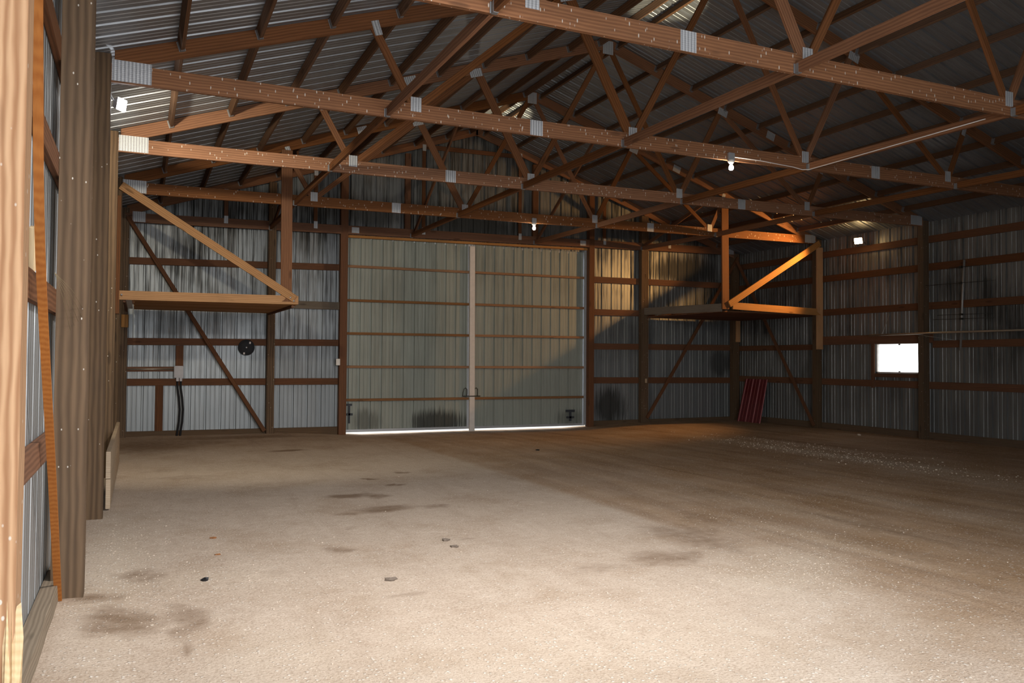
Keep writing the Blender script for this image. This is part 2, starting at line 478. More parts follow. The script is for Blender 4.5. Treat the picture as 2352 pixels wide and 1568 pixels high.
# ------------------------------------------------------------------ floor
def ell(x, y, cx, cy, rx, ry, p=2.0):
    q = ((x - cx) / rx) ** 2 + ((y - cy) / ry) ** 2
    return math.exp(-q ** (p / 2) * 1.2)
STAINS = [(3.14, -7.52, .17, .10, .9), (2.93, -7.46, .10, .05, .7), (3.74, -6.94, .14, .10, .7), (3.30, -8.08, .12, .06, .9), (3.45, -8.06, .12, .05, .6),
          (2.72, -3.55, .42, .22, .7), (2.58, -8.82, .34, .20, .75), (2.95, -8.95, .2, .14, .6), (2.72, -9.75, .42, .22, .6), (2.3, -9.9, .18, .1, .5),
          (3.30, -9.80, .26, .18, .45), (1.86, -11.42, .15, .16, .45), (2.20, -10.6, .12, .1, .35), (3.03, -11.5, .16, .1, .35),
          (.36, -11.75, .22, .22, .45), (.22, -12.9, .24, .42, .62), (.05, -12.35, .25, .16, .55), (.58, -12.95, .14, .5, .5), (.60, -13.5, .07, .12, .5),
          (1.25, -12.0, .18, .2, .25), (4.3, -12.75, .5, .32, .5), (4.9, -12.2, .35, .8, .45), (5.2, -12.0, .25, .6, .4), (3.6, -12.9, .4, .25, .35), (5.6, -11.6, .4, .5, .3),
          (1.98, -12.95, .25, .06, .35), (.5, -2.0, 1.1, 1.5, .55), (1.4, -1.6, .9, .7, .4), (2.2, -.7, 2.2, .45, .5), (.6, -5.7, .3, .25, .3), (.9, -6.4, .8, .2, .3),
          (13.6, -3.8, 2.2, 1.0, .3), (14.5, -7.5, 1.2, 2.5, .35), (6.8, -10.2, .5, .9, .3), (8.4, -9.0, .3, 1.6, .3), (9.9, -9.5, .25, 3.0, .35), (12.6, -5.2, .3, 2.4, .4),
          (7.6, -2.2, 2.6, 1.3, .25), (5.6, -6.2, .5, 3.0, .22), (6.2, -13.4, .2, 1.2, .35), (6.9, -12.6, .2, 1.6, .35)]
PALES = [(11.4, -7.6, .45, 3.4, .9), (12.2, -6.3, .35, 2.6, .6), (11.0, -10.4, .5, 1.6, .5), (4.7, -13.7, .7, .5, .6), (5.2, -13.2, .5, .5, .55), (6.0, -12.9, .35, 1.0, .5), (2.4, -14.6, 2.2, .9, .5),
         (.15, -11.5, .28, 2.6, .7), (.7, -12.0, .5, .3, .5), (6.8, -11.2, .35, 2.0, .4), (10.6, -2.2, .6, .7, .4), (8.3, -12.0, .3, 1.6, .4), (1.0, -13.8, .4, .5, .5)]
def ss(a, b, x):
    t = max(0.0, min(1.0, (x - a) / (b - a))); return t * t * (3 - 2 * t)
def build_floor():
    xs, ys = [], []
    x = -.45
    while x < 16.05: xs.append(x); x += .06 if x < 7 else .1
    xs.append(16.05)
    y = YB - .3
    while y < .42: ys.append(y); y += .06 if y < -9 else .09
    ys.append(.42)
    verts = []; S = []; D = []; P = []
    for y in ys:
        for x in xs:
            verts.append((x, y, zfloor(x, y)))
            wx = x + .10 * mnoise.noise(V((x * 2.2, y * 2.2, 0))) + .05 * mnoise.noise(V((x * 7, y * 7, 1)))
            wy = y + .16 * mnoise.noise(V((x * 2.2, y * 2.2, 5))) + .06 * mnoise.noise(V((x * 7, y * 7, 6)))
            s = 0.0
            for (cx, cy, rx, ry, a) in STAINS:
                if abs(x - cx) < rx * 2.6 + .3 and abs(y - cy) < ry * 2.6 + .3:
                    s = max(s, a * ell(wx, wy, cx, cy, rx, ry, 3.0))
            p = 0.0
            for (cx, cy, rx, ry, a) in PALES:
                if abs(x - cx) < rx * 2.6 + .3 and abs(y - cy) < ry * 2.6 + .3:
                    p = max(p, a * ell(wx, wy, cx, cy, rx, ry))
            # browner tone right of a line at x = 5, fading out toward the near end
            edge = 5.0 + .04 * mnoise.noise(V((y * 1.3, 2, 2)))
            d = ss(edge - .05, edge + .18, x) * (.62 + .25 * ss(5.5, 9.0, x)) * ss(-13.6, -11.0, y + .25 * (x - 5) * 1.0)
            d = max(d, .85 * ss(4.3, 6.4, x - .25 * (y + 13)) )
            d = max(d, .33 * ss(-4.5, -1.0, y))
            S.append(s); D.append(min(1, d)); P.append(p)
    nx = len(xs); faces = []
    for j in range(len(ys) - 1):
        for i in range(nx - 1):
            a = j * nx + i
            faces.append((a, a + 1, a + nx + 1, a + nx))
    me = bpy.data.meshes.new('floor'); me.from_pydata(verts, [], faces)
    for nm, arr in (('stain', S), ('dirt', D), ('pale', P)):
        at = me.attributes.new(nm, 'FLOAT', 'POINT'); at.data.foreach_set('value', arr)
    for q in me.polygons: q.use_smooth = True
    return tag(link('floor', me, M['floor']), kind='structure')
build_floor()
bm = bmesh.new()
vs = [bm.verts.new(p) for p in ((-30, -40, -.17), (60, -40, -.17), (60, 60, -.17), (-30, 60, -.17))]
bm.faces.new(vs)
tag(link('ground', mesh_of(bm, 'ground'), M['ground']), kind='structure')

# loose limestone chips lying on the floor
def chips():
    bm = bmesh.new()
    spots = [(.25, -11.6, .35, 2.2, 500), (2.6, -14.2, 2.3, 1.3, 1100), (4.9, -13.5, .7, .55, 520), (11.4, -7.6, .5, 3.0, 520), (6.0, -12.6, .9, 1.6, 260), (1.0, -12.6, .9, 1.2, 360), (10.0, -9.5, 3, 3, 200), (3.0, -11.5, 3, 3, 260), (12.2, -6.3, .4, 2.2, 200)]
    for cx, cy, rx, ry, n in spots:
        for _ in range(n):
            x = random.gauss(cx, rx * .6); y = random.gauss(cy, ry * .6)
            if not (.06 < x < 15.3 and -16.5 < y < -.6): continue
            r = random.choice((.0025, .003, .0035, .0045, .006)) * random.uniform(.7, 1.2) * (2.2 if cx > 11 else 1)
            res = bmesh.ops.create_icosphere(bm, subdivisions=1, radius=r)
            sx, sy, sz = random.uniform(.7, 1.4), random.uniform(.7, 1.4), random.uniform(.45, .8)
            z = zfloor(x, y)
            for v in res['verts']:
                v.co = V((v.co.x * sx * random.uniform(.8, 1.2) + x, v.co.y * sy * random.uniform(.8, 1.2) + y, v.co.z * sz + z + r * .25))
    me = mesh_of(bm, 'limestone_chips')
    tag(link('limestone_chips', me, M['stone']), 'loose pale limestone chips scattered over the dirt floor', 'gravel', kind='stuff')
chips()

# ------------------------------------------------------------------ posts
ORD = ['first', 'second', 'third', 'fourth', 'fifth', 'sixth', 'seventh', 'eighth', 'ninth', 'tenth', 'eleventh', 'twelfth']
def post(name, x0, x1, y0, y1, ztop, mat, label, group, wear=.003):
    r = empty(name, ((x0 + x1) / 2, (y0 + y1) / 2, 0), label, 'post', group)
    beam('shaft', ((x0 + x1) / 2, (y0 + y1) / 2, -.2), ((x0 + x1) / 2, (y0 + y1) / 2, ztop), y1 - y0, x1 - x0, mat, r, up=(1, 0, 0), bev=.006, wear=wear)
    return r
LEFT_LABEL = ['dark corner post where the left wall meets the door wall',
              'left wall post carrying the left storage loft beam, orange board nailed on',
              'left wall post behind the low planks, only a narrow strip of it showing',
              'left wall post just in front of the white flood lamp, third nearest on that wall',
              'broad treated left wall post with arched grain, beside the leaning orange lath',
              'nearest post at the left picture edge, pale orange with white specks']
for k in range(6):
    y = TY[k]
    mat = M['nearpost'] if k == 5 else M['post']
    x0, x1 = (-.19, 0) if k else (-.16, .085)
    if k == 5: x0, x1 = -.215, -.022
    p = post('wall_post', x0, x1, y, y + .135, zroof(0) - .03 if k < 4 else zroof(0) - .03, mat, LEFT_LABEL[k], 'left wall posts')
    if k == 5:   # torn, pale splintered foot
        bm = bmesh.new(); pv = None
        for i in range(9):
            xx = -.075 + .0062 * i; h = .52 + .10 * math.sin(i * 2.1) - .02 * abs(i - 3) + random.uniform(-.05, .05)
            dy = -.004 - .006 * math.sin(i * 1.7)
            c = [bm.verts.new(q) for q in ((xx, .006, -.45), (xx, dy - .004, -.45), (xx + .004, dy, h * .5), (xx + .006 * math.sin(i), .004, h))]
            if pv:
                for q in range(3): bm.faces.new((pv[q], pv[q + 1], c[q + 1], c[q]))
            pv = c
        tag(link('splinter', mesh_of(bm, 'splinter'), M['splinter'], p, Matrix.Translation((.02, y - .001, .38))), 'pale torn wood at the foot of the post')
RIGHT_LABEL = ['dark corner post beside the leaning red metal sheet',
               'right wall post carrying the right storage loft, left of the warm floodlight',
               'dark right wall post just right of the bright window']
for k in range(3):
    y = TY[k]
    x0, x1 = (W, W + .18) if k else (15.57, W + .18)
    post('wall_post', x0, x1, y, y + .135, zroof(15.7) - .03, M['post'], RIGHT_LABEL[k], 'right wall posts')
for x0, x1, lab in ((2.84, 3.00, 'end wall post left of the doors, at the foot of the diagonal wall brace'),
                    (4.42, 4.585, 'end wall post forming the left jamb of the big doors, white switch on it'),
                    (10.89, 11.04, 'end wall post forming the right jamb of the big doors, warmly lit'),
                    (12.50, 12.72, 'end wall post right of the doors, under the loft edge')):
    post('end_wall_post', x0, x1, -.005, .13, zroof((x0 + x1) / 2) - .2, M['girt'] if x0 > 4 and x0 < 12 else M['post'], lab, 'end wall posts')
for x0, x1, lab in ((5.94, 6.07, 'gable post above the left door leaf'), (9.28, 9.43, 'gable post above the right door leaf')):
    r = empty('gable_post', ((x0 + x1) / 2, .06, 4.5), lab, 'post', 'gable posts')
    beam('shaft', ((x0 + x1) / 2, .09, 4.6), ((x0 + x1) / 2, .09, zroof(x0) - .22), .09, x1 - x0, M['girt'], r, up=(1, 0, 0))

# ------------------------------------------------------------------ trusses
TLAB = ['gable truss standing against the metal end wall above the doors',
        'roof truss second from the end wall, both storage lofts hang from it',
        'roof truss in the middle, third from the end wall, left half warmly lit',
        'roof truss whose chord carries the right bare bulb, fourth from end wall',
        'nearest roof truss crossing the top of the picture, specked chord',
        'roof truss directly overhead, nearer than the top of the picture']
TH = .045
def plate(name, k, cx, cz, w, h, parent, ang=0.0, back=False):
    bm = bmesh.new()
    bm_box(bm, -w / 2, w / 2, -.0015, .0015, -h / 2, h / 2)
    y = TY[k] - .002 if not back else TY[k] + TH + .002
    return link(name, mesh_of(bm, name), M['plate'], parent, Matrix.Translation((cx, y, cz)) @ Matrix.Rotation(ang, 4, 'Y'))

def truss(k):
    y = TY[k] + TH / 2
    r = empty('roof_truss', (0, TY[k], zchord(k, 0)), TLAB[k], 'truss', 'roof trusses')
    z0, z1 = zchord(k, 0.0) + .1, zchord(k, 15.6) + .1
    beam('bottom_chord', (-.0, y, z0), (15.62, y, z1), TH, .195, M['chord'] if k in (1, 2, 3, 4) else M['girt'], r, wear=.002)
    sl = math.atan2(ZP - ZEL, XP); sr = math.atan2(ZP - ZER, 15.66 - XP)
    d = .18
    def topc(x): return V((x, y, zroof(x)))
    nl = V((math.sin(sl), 0, -math.cos(sl))) * d / 2; nr = V((-math.sin(sr), 0, -math.cos(sr))) * d / 2
    a = topc(-.0) + nl; b = V((XP, y, ZP)) + nl
    beam('top_chord', a, b, TH, d, M['fir'], r, cut1=math.tan(sl), cut0=math.tan(sl))
    a = V((XP, y, ZP)) + nr; b = topc(15.64) + nr
    beam('top_chord', a, b, TH, d, M['fir'], r, cut0=-math.tan(sr), cut1=-math.tan(sr))
    if k == 0:
        for x in (1.95, 3.85, 6.38, 8.90, 11.35, 13.4):
            beam('stud', (x, y, zchord(k, x) + .17), (x, y, zroof(x) - .2), TH * .8, .085, M['girt'], r, up=(1, 0, 0))
            plate('gusset_plate', k, x, zchord(k, x) + .17, .085, .16, r); plate('gusset_plate', k, x, zroof(x) - .2, .09, .15, r)
        for x in (4.75, 10.7): plate('gusset_plate', k, x, zchord(k, x) + .10, .17, .13, r)
    else:
        n1, n2, n3, n4 = NODES
        A, B, Bm, Am = 2.72, 5.22, 10.24, 12.75
        def bot(x, dx=0): return V((x + dx, y, zchord(k, x) + .20))
        def top(x, dx=0): return V((x + dx, y, zroof(x + dx) - .20))
        wth = TH * .86
        for (p, q, dp) in ((bot(n1, -.05), top(A), .09), (bot(n1, .06), top(B, -.08), .09), (bot(n2, -.05), top(B, .06), .135), (bot(n2, .05), V((XP - .1, y, ZP - .27)), .09),
                           (bot(n3, -.05), V((XP + .1, y, ZP - .27)), .09), (bot(n3, .05), top(Bm, -.06), .10), (bot(n4, -.06), top(Bm, .08), .09), (bot(n4, .05), top(Am), .09)):
            e = (q - p).normalized() * .05
            beam('web', p - e, q + e, wth, dp, M['fir'], r, up=(0, 0, 1) if abs((q - p).normalized().z) < .95 else (1, 0, 0))
        for x in NODES: plate('gusset_plate', k, x, zchord(k, x) + .19, .13, .17, r)
        for x in (A, Am): plate('gusset_plate', k, x + (.02 if x < 7 else -.02), zroof(x) - .19, .09, .17, r, -sl if x < 7 else sr)
        for x in (B, Bm): plate('gusset_plate', k, x, zroof(x) - .17, .22, .13, r, -sl if x < 7 else sr)
        plate('gusset_plate', k, XP, ZP - .17, .21, .24, r)
        for x in (4.80, 10.69): plate('gusset_plate', k, x, zchord(k, x) + .10, .175, .19, r)
        for x in (4.12, 11.4): plate('gusset_plate', k, x, zroof(x) - .10, .2, .15, r, -sl if x < 7 else sr)
    if k != 5:
        plate('heel_plate', k, .19 if k else .26, zchord(k, .1) + .125, .37 if k else .24, .215, r)
        plate('heel_plate', k, 15.42, zchord(k, 15.4) + .12, .34, .2, r)
    else:
        plate('heel_plate', k, .19, zchord(k, .1) + .125, .37, .215, r)
    return r
for k in range(6): truss(k)

BAY = ['bay against the door wall', 'second bay from the door wall', 'third bay from the door wall', 'fourth bay from the door wall', 'nearest bay overhead']
def hanger_part(p, parent, side, up, th=.045, dp=.1):
    """galvanised joist hanger hugging the board end at p on a truss face (side = +1: board runs toward +y)"""
    bm = bmesh.new()
    y0, y1 = (0, .05) if side > 0 else (-.05, 0)
    bm_box(bm, -th / 2 - .003, -th / 2, y0, y1, -dp / 2 - .003, dp * .35)
    bm_box(bm, th / 2, th / 2 + .003, y0, y1, -dp / 2 - .003, dp * .35)
    bm_box(bm, -th / 2 - .003, th / 2 + .003, y0, y1, -dp / 2 - .006, -dp / 2 - .001)
    yy = (0.0, .0025) if side > 0 else (-.0025, 0.0)
    bm_box(bm, -th / 2 - .014, -th / 2, yy[0], yy[1], -dp / 2, dp * .4)
    bm_box(bm, th / 2, th / 2 + .014, yy[0], yy[1], -dp / 2, dp * .4)
    z = V(up); x = V((0, 1, 0)).cross(z).normalized()
    Mx = Matrix((x, V((0, 1, 0)), z)).transposed().to_4x4(); Mx.translation = p
    return link('joist_hanger', mesh_of(bm, 'joist_hanger'), M['dullgalv'], parent, Mx)

sl = math.atan2(ZP - ZEL, XP); sr = math.atan2(ZP - ZER, 15.66 - XP)
NL, NR = V((-math.sin(sl), 0, math.cos(sl))), V((math.sin(sr), 0, math.cos(sr)))
PX_L = [.63 + .785 * i for i in range(9)] + [7.52]
PX_R = [15.03 - .785 * i for i in range(9)] + [7.93]
def skip_purlin(side, i, b):
    if side == 'left' and b == 4: return True
    if b == 4 and i > 4: return True
    if b == 3 and side == 'left' and i > 4: return True
    return False
for b in range(5):
    for side, xs, N in (('left', PX_L, NL), ('right', PX_R, NR)):
        for i, x in enumerate(xs):
            if skip_purlin(side, i, b): continue
            dp = .115
            c = V((x, 0, zroof(x))) - N * (dp / 2 + .001)
            y0, y1 = TY[b + 1] + TH + .001, TY[b] - .001
            lab = '%s roof purlin up from the %s eave, %s' % (ORD[i], side, BAY[b]) if i < 9 else 'ridge purlin on the %s slope, %s' % (side, BAY[b])
            r = empty('roof_purlin', (c.x, y0, c.z), lab, 'purlin', '%s slope purlins' % side)
            beam('board', (c.x, y0, c.z), (c.x, y1, c.z), .04, dp, M['purlin'], r, up=N, bev=.003)
            hanger_part(V((c.x, y1, c.z)), r, -1, N, .04, dp)

# lateral braces between the bottom chords
BRN = ['leftmost', 'second from left', 'third from left', 'rightmost']
for b in range(5):
    for i, x in enumerate(BRX):
        if b == 4 and i in (0, 3): 
            if i == 3: continue
        if b == 3 and i == 3: pass
        y0, y1 = TY[b + 1] + TH + .002, TY[b] - .004
        za, zb = zchord(b + 1, x) + .05, zchord(b, x) + .05
        r = empty('lateral_brace', (x, y0, za), '%s row lateral brace between truss chords, %s' % (BRN[i], BAY[b]), 'brace', 'lateral braces')
        beam('board', (x, y0, za), (x, y1, zb), .04, .105, M['fir'], r, wear=.002)
        hanger_part(V((x, y1, zb)), r, -1, (0, 0, 1), .04, .105)
# slanted braces from the gable chord up to the first truss
for i, x in enumerate(BRX):
    zt = zroof(x) - .19
    beam('x', (x + .06, -.03, zchord(0, x) + .12), (x + .06, TY[1] + .10, zt - .04), .038, .09, M['girt'])
    o = bpy.context.scene.objects['x']; o.name = 'gable_brace'
    tag(o, '%s slanted brace rising from the gable chord to the next truss' % BRN[i], 'brace', 'gable braces')

# ------------------------------------------------------------------ wall girts, skirt boards
ROW = ['lowest', 'second', 'third', 'fourth', 'top']
def girt(name, p0, p1, h, label, group, mat='girt', th=.04):
    o = beam(name, p0, p1, th, h, M[mat], bev=.003, wear=.0015)
    return tag(o, label, 'girt', group)
# end wall, left of the doors (z at both ends)
for i, (za, zb) in enumerate(((1.12, 1.125), (1.955, 2.0), (2.80, 2.835), (3.615, 3.72))):
    girt('wall_girt', (WL + .03, .155, za), (4.5, .155, zb), .145, '%s wall girt up from the floor, end wall left of the doors' % ROW[i], 'end wall left girts')
for i, (za, zb) in enumerate(((1.13, 1.115), (2.015, 2.04), (2.91, 2.95), (3.765, 3.80))):
    girt('wall_girt', (10.95, .155, za), (15.78, .155, zb), .16, '%s wall girt up from the floor, end wall right of the doors' % ROW[i], 'end wall right girts')
girt('gable_girt', (6.4, .155, 6.72), (8.95, .155, 6.76), .10, 'high horizontal girt across the gable under the ridge', 'gable girts')
# right wall
for i, z in enumerate((1.15, 2.04, 2.86, 3.70, 4.30)):
    if i == 1:
        girt('wall_girt', (WR - .03, .1, 2.02), (WR - .03, -3.05, 2.02), .14, 'second wall girt up on the right wall, in the corner bay by the red sheet', 'right wall girts')
        girt('wall_girt', (WR - .03, -3.05, 2.175), (WR - .03, -6.2, 2.175), .21, 'deep header board above the bright window', 'right wall girts')
        girt('wall_girt', (WR - .03, -6.2, z), (WR - .03, -9.4, z), .15, 'second wall girt up on the right wall, right of the window behind the antenna', 'right wall girts')
    else:
        girt('wall_girt', (WR - .03, .1, z + .02), (WR - .03, -9.4, z), .155, '%s wall girt up from the floor along the right wall' % ROW[i], 'right wall girts')
# left wall
for i, z in enumerate((1.06, 1.97, 2.86, 3.62, 4.38)):
    girt('wall_girt', (WL + .024, .1, z), (WL + .024, -15.9, z), .15, '%s wall girt up from the floor along the left wall' % ROW[i], 'left wall girts')
# skirt boards at ground level
tag(beam('baseboard_back', (WL + .03, .155, .0), (4.5, .155, -.01), .04, .22, M['skirt']), kind='structure')
tag(beam('baseboard_back', (10.95, .155, -.03), (15.8, .155, -.01), .04, .2, M['skirt']), kind='structure')
tag(beam('baseboard_right', (WR - .03, .1, .02), (WR - .03, -9.6, .02), .04, .26, M['skirt']), kind='structure')
tag(beam('baseboard_left', (WL + .03, .1, .02), (WL + .03, -12.2, .02), .04, .24, M['skirt']), kind='structure')
tag(beam('baseboard_left', (WL + .05, -11.9, .07), (WL + .05, -15.4, .07), .09, .2, M['skirtL'], wear=.006), kind='structure')

# diagonal wall braces
def wallbrace(p0, p1, lab, mat='girt'):
    tag(beam('wall_brace', p0, p1, .038, .085, M[mat], up=(0, 0, 1)), lab, 'brace', 'diagonal wall braces')
wallbrace((.05, -.03, 4.50), (2.80, -.03, .06), 'diagonal brace across the end wall left of the doors, below the loft')
wallbrace((12.66, -.03, .12), (15.72, -.03, 4.60), 'diagonal brace across the end wall right of the doors')
wallbrace((W - .03, -.13, 4.50), (W - .03, -3.02, .06), 'diagonal brace on the right wall in the corner bay')

# short uprights left of the end wall post and the riser board of the box
for (x, z0, z1, lab) in ((.70, .04, 1.05, 'short upright board between floor and lowest girt, left of the black hoses'),
                         (1.08, 1.44, 1.89, 'short upright board behind the grey junction box')):
    tag(beam('wall_stud', (x, .155, z0), (x, .155, z1), .036, .15, M['girt'], up=(1, 0, 0)), lab, 'stud', 'short wall studs')

# ------------------------------------------------------------------ sliding doors
def door(n, xa, xb, hinge):
    r = empty('door_%d' % n, ((xa + xb) / 2, .22, -.03), kind='structure')
    zb = -.035; zt = 4.48 if n == 1 else 4.55
    sheet('panel', profile(xa, xb, .262, off=xa + .08), lambda s, h: [((s, .235 + h, zb), (s, .235 + h, zt))], M['doormetal'], r)
    for (za, zc) in ((.695, .695), (1.455, 1.465), (2.22, 2.245), (2.98, 3.01), (3.765, 3.80)):
        t0 = (xa - 4.6) / 6.3; t1 = (xb - 4.6) / 6.3
        beam('rail', (xa + .02, .205, za + (zc - za) * t0), (xb - .02, .205, za + (zc - za) * t1), .05, .058, M['railwood'], r, bev=.003)
    for x in (xa + .03, xb - .03):
        box('stile', (x - .03, .215, zb), (x + .03, .24, zt), M['galv'], r)
    box('bottom_edge', (xa, .21, zb - .01), (xb, .243, zb + .05), M['galv'], r)
    # tape pieces stuck over holes near the bottom corner
    if n == 1:
        for (x0, x1, z0, z1) in ((4.60, 4.73, .56, .61), (4.645, 4.69, .16, .56), (4.60, 4.75, .34, .39)):
            tag(box('tape_patch', (x0 + .04, .212, z0), (x1 + .04, .234, z1), M['tape'], r, bev=.0), 'dark tape patch')
    else:
        for (x0, x1, z0, z1) in ((10.34, 10.60, .31, .37), (10.44, 10.50, .08, .31), (10.36, 10.58, .15, .20)):
            tag(box('tape_patch', (x0, .212, z0), (x1, .234, z1), M['tape'], r, bev=.0), 'dark tape patch')
    # pull handle
    hx = xb - .13 if n == 1 else xa + .13
    tube('pull_handle', [(hx - .05, .20, .74), (hx - .05, .17, .84), (hx - .03, .16, .93), (hx + .01, .16, .955), (hx + .045, .16, .92), (hx + .05, .17, .82), (hx + .05, .20, .74)], .009, M['iron'], r, 8)
    return r
door(1, 4.56, 7.66, 0); door(2, 7.68, 10.88, 1)
o = tag(beam('door_post', (7.70, .14, -.10), (7.675, .14, 4.41), .06, .135, M['whitepost'], up=(1, 0, 0)), 'white painted centre post between the two big sliding doors', 'post')
o = tag(tube('latch_bar', [(7.46, .10, .755), (7.90, .10, .755)], .011, M['iron'], None, 8), 'dark iron latch bar across the white centre post', 'latch')
tag(box('door_jamb', (10.835, .13, -.03), (10.885, .18, 4.52), M['galv']), 'pale metal jamb strip along the right edge of the doors', 'jamb')
tag(beam('door_track_board', (4.50, .13, 4.44), (11.0, .13, 4.545), .05, .06, M['loft']), 'pale track board across the top of the big doors', 'board')
box('track_cover', (4.4, .255, 4.42), (11.05, .30, 4.75), M['galv']); o = bpy.data.objects['track_cover']; tag(o, kind='structure'); o.name = 'trim_1'

# ------------------------------------------------------------------ storage lofts
def loft_left():
    y = TY[1]
    r = empty('storage_loft', (1.5, y, 2.6), 'left storage loft: plank shelf hung in the corner with diagonal brace', 'loft', 'corner lofts')
    beam('front_beam', (-.05, y - .025, 2.675), (2.95, y - .025, 2.70), .04, .155, M['loft'], r, wear=.002)
    beam('diagonal_brace', (-.02, y - .07, 4.53), (2.88, y - .07, 2.72), .04, .14, M['loft'], r)
    beam('hanger_board', (2.735, y - .025, 2.66), (2.715, y - .025, 5.45), .04, .20, M['fir'], r, up=(1, 0, 0))
    beam('sister_board', (-.055, y - .025, 2.36), (-.055, y - .025, 4.36), .04, .085, M['fir'], r, up=(1, 0, 0))
    n = 13; yy = y + .0
    for i in range(n):
        a = y + .01 + i * 3.05 / n
        box('deck_plank', (.20 + random.uniform(-.015, .015), a, 2.612), (2.93 + random.uniform(-.03, .03), a + 3.05 / n - .012, 2.648), M['loft'], r)
    beam('edge_board', (2.86, y + .03, 2.585), (2.86, .1, 2.60), .04, .05, M['girt'], r)
    beam('edge_board', (.06, y + .03, 2.585), (.06, .1, 2.585), .04, .05, M['girt'], r)
    bm = bmesh.new()
    bm_box(bm, .085, .175, y + .05, -.25, 2.608, 2.612); bm_box(bm, .085, .089, y + .05, -.25, 2.612, 2.66)
    tag(link('shelf_angle', mesh_of(bm, 'shelf_angle'), M['bright'], r), 'bright galvanised angle strip')
    for i in range(6):
        yy = y + .35 + i * .46
        tag(box('joist_clip', (2.90, yy, 2.605), (2.945, yy + .20, 2.645), M['bright'], r, bev=.001), 'bright galvanised clip')
    for (x, z) in ((2.80, 2.74), (2.86, 2.68), (.02, 2.68)):
        lathe('bolt', [(0, 0), (.016, 0), (.016, .010), (0, .012)], M['galv'], r, Matrix.Translation((x, y - .092, z)) @ Matrix.Rotation(math.pi / 2, 4, 'X'), 8)
    return r
loft_left()
tag(beam('ledger_board', (3.0, .11, 2.83), (4.45, .11, 2.835), .04, .17, M['grey']), 'weathered grey board on the end wall right of the left loft', 'board')
def loft_right():
    y = TY[1]
    r = empty('storage_loft', (14.2, y, 2.8), 'right storage loft: dark shelf in the far corner, orange lit beam and brace', 'loft', 'corner lofts')
    beam('front_beam', (12.98, y - .025, 2.95), (15.80, y - .025, 2.885), .04, .165, M['loft'], r, wear=.002)
    beam('diagonal_brace', (15.66, y - .07, 4.60), (12.84, y - .07, 2.98), .04, .15, M['loft'], r)
    beam('hanger_board', (12.77, y - .025, 2.86), (12.74, y - .025, 5.48), .04, .20, M['fir'], r, up=(1, 0, 0))
    beam('sister_board', (15.70, y - .025, 1.96), (15.70, y - .025, 4.5), .04, .20, M['loft'], r, up=(1, 0, 0))
    beam('edge_board', (12.68, y - .0, 2.90), (12.60, .1, 2.97), .045, .19, M['grey'], r)
    n = 12
    for i in range(n):
        a = y + .02 + i * 3.06 / n
        box('deck_plank', (12.66, a, 2.80), (15.78, a + 3.06 / n - .01, 2.835), M['girt'], r)
    return r
loft_right()
for (p0, p1, th, dp, mt, lab) in (((12.75, -.30, 2.86), (14.1, -.34, 2.86), .10, .035, 'pale', 'pale board lying at the back of the right loft'),
                              ((12.95, -.75, 2.885), (15.3, -.95, 2.885), .09, .09, 'girt', 'reddish timber lying on the right loft'),
                              ((12.80, -2.7, 2.885), (12.78, -1.9, 2.885), .05, .09, 'skirt', 'short dark offcut on the edge of the right loft')):
    tag(beam('loose_board', p0, p1, th, dp, M[mt]), lab, 'board', 'boards on the right loft')
tag(beam('loft_block', (15.72, -.03, 2.2), (15.72, -.03, 2.80), .04, .14, M['loft'], up=(1, 0, 0)), 'short orange block on the far corner post under the right loft', 'board')
tag(beam('loft_block', (.03, -.03, 2.24), (.03, -.03, 2.50), .04, .13, M['loft'], up=(1, 0, 0)), 'short block on the left corner post under the left loft', 'board')

# ------------------------------------------------------------------ window
r = empty('window_1', (WR, (WY0 + WY1) / 2, WZ0), kind='structure')
for nm, lo, hi in (('frame', (WR - .03, WY0, WZ0), (WR + .04, WY0 + .04, WZ1)), ('frame', (WR - .03, WY1 - .04, WZ0), (WR + .04, WY1, WZ1)),
                   ('frame', (WR - .03, WY0, WZ1 - .03), (WR + .04, WY1, WZ1)), ('frame', (WR - .03, WY0, WZ0), (WR + .04, WY1, WZ0 + .03))):
    box(nm, lo, hi, M['white'], r)
box('pane', (WR + .005, WY0 + .03, WZ0 + .02), (WR + .01, WY1 - .03, WZ1 - .02), M['glass'], r, bev=0)
box('sash_clip', (WR - .0, -5.33, WZ0 + .02), (WR + .02, -5.29, WZ0 + .05), M['iron'], r, bev=0)
box('sash_clip', (WR - .0, -5.33, WZ1 - .055), (WR + .02, -5.29, WZ1 - .025), M['iron'], r, bev=0)
tag(box('window_sill_board', (WR - .07, WY0 - .0, WZ0 - .09), (WR - .012, WY1 + .0, WZ0 - .01), M['girt']), 'brown board under the bright window', 'board')
tag(beam('window_jamb_board', (WR - .05, -4.64, 1.06), (WR - .05, -4.64, 2.08), .04, .09, M['girt'], up=(0, 1, 0)), 'upright brown board at the left edge of the window', 'board')
tag(beam('window_jamb_board', (WR - .05, -5.95, 1.2), (WR - .05, -5.95, 2.08), .04, .10, M['girt'], up=(0, 1, 0)), 'upright brown board between the window and the dark post', 'board')

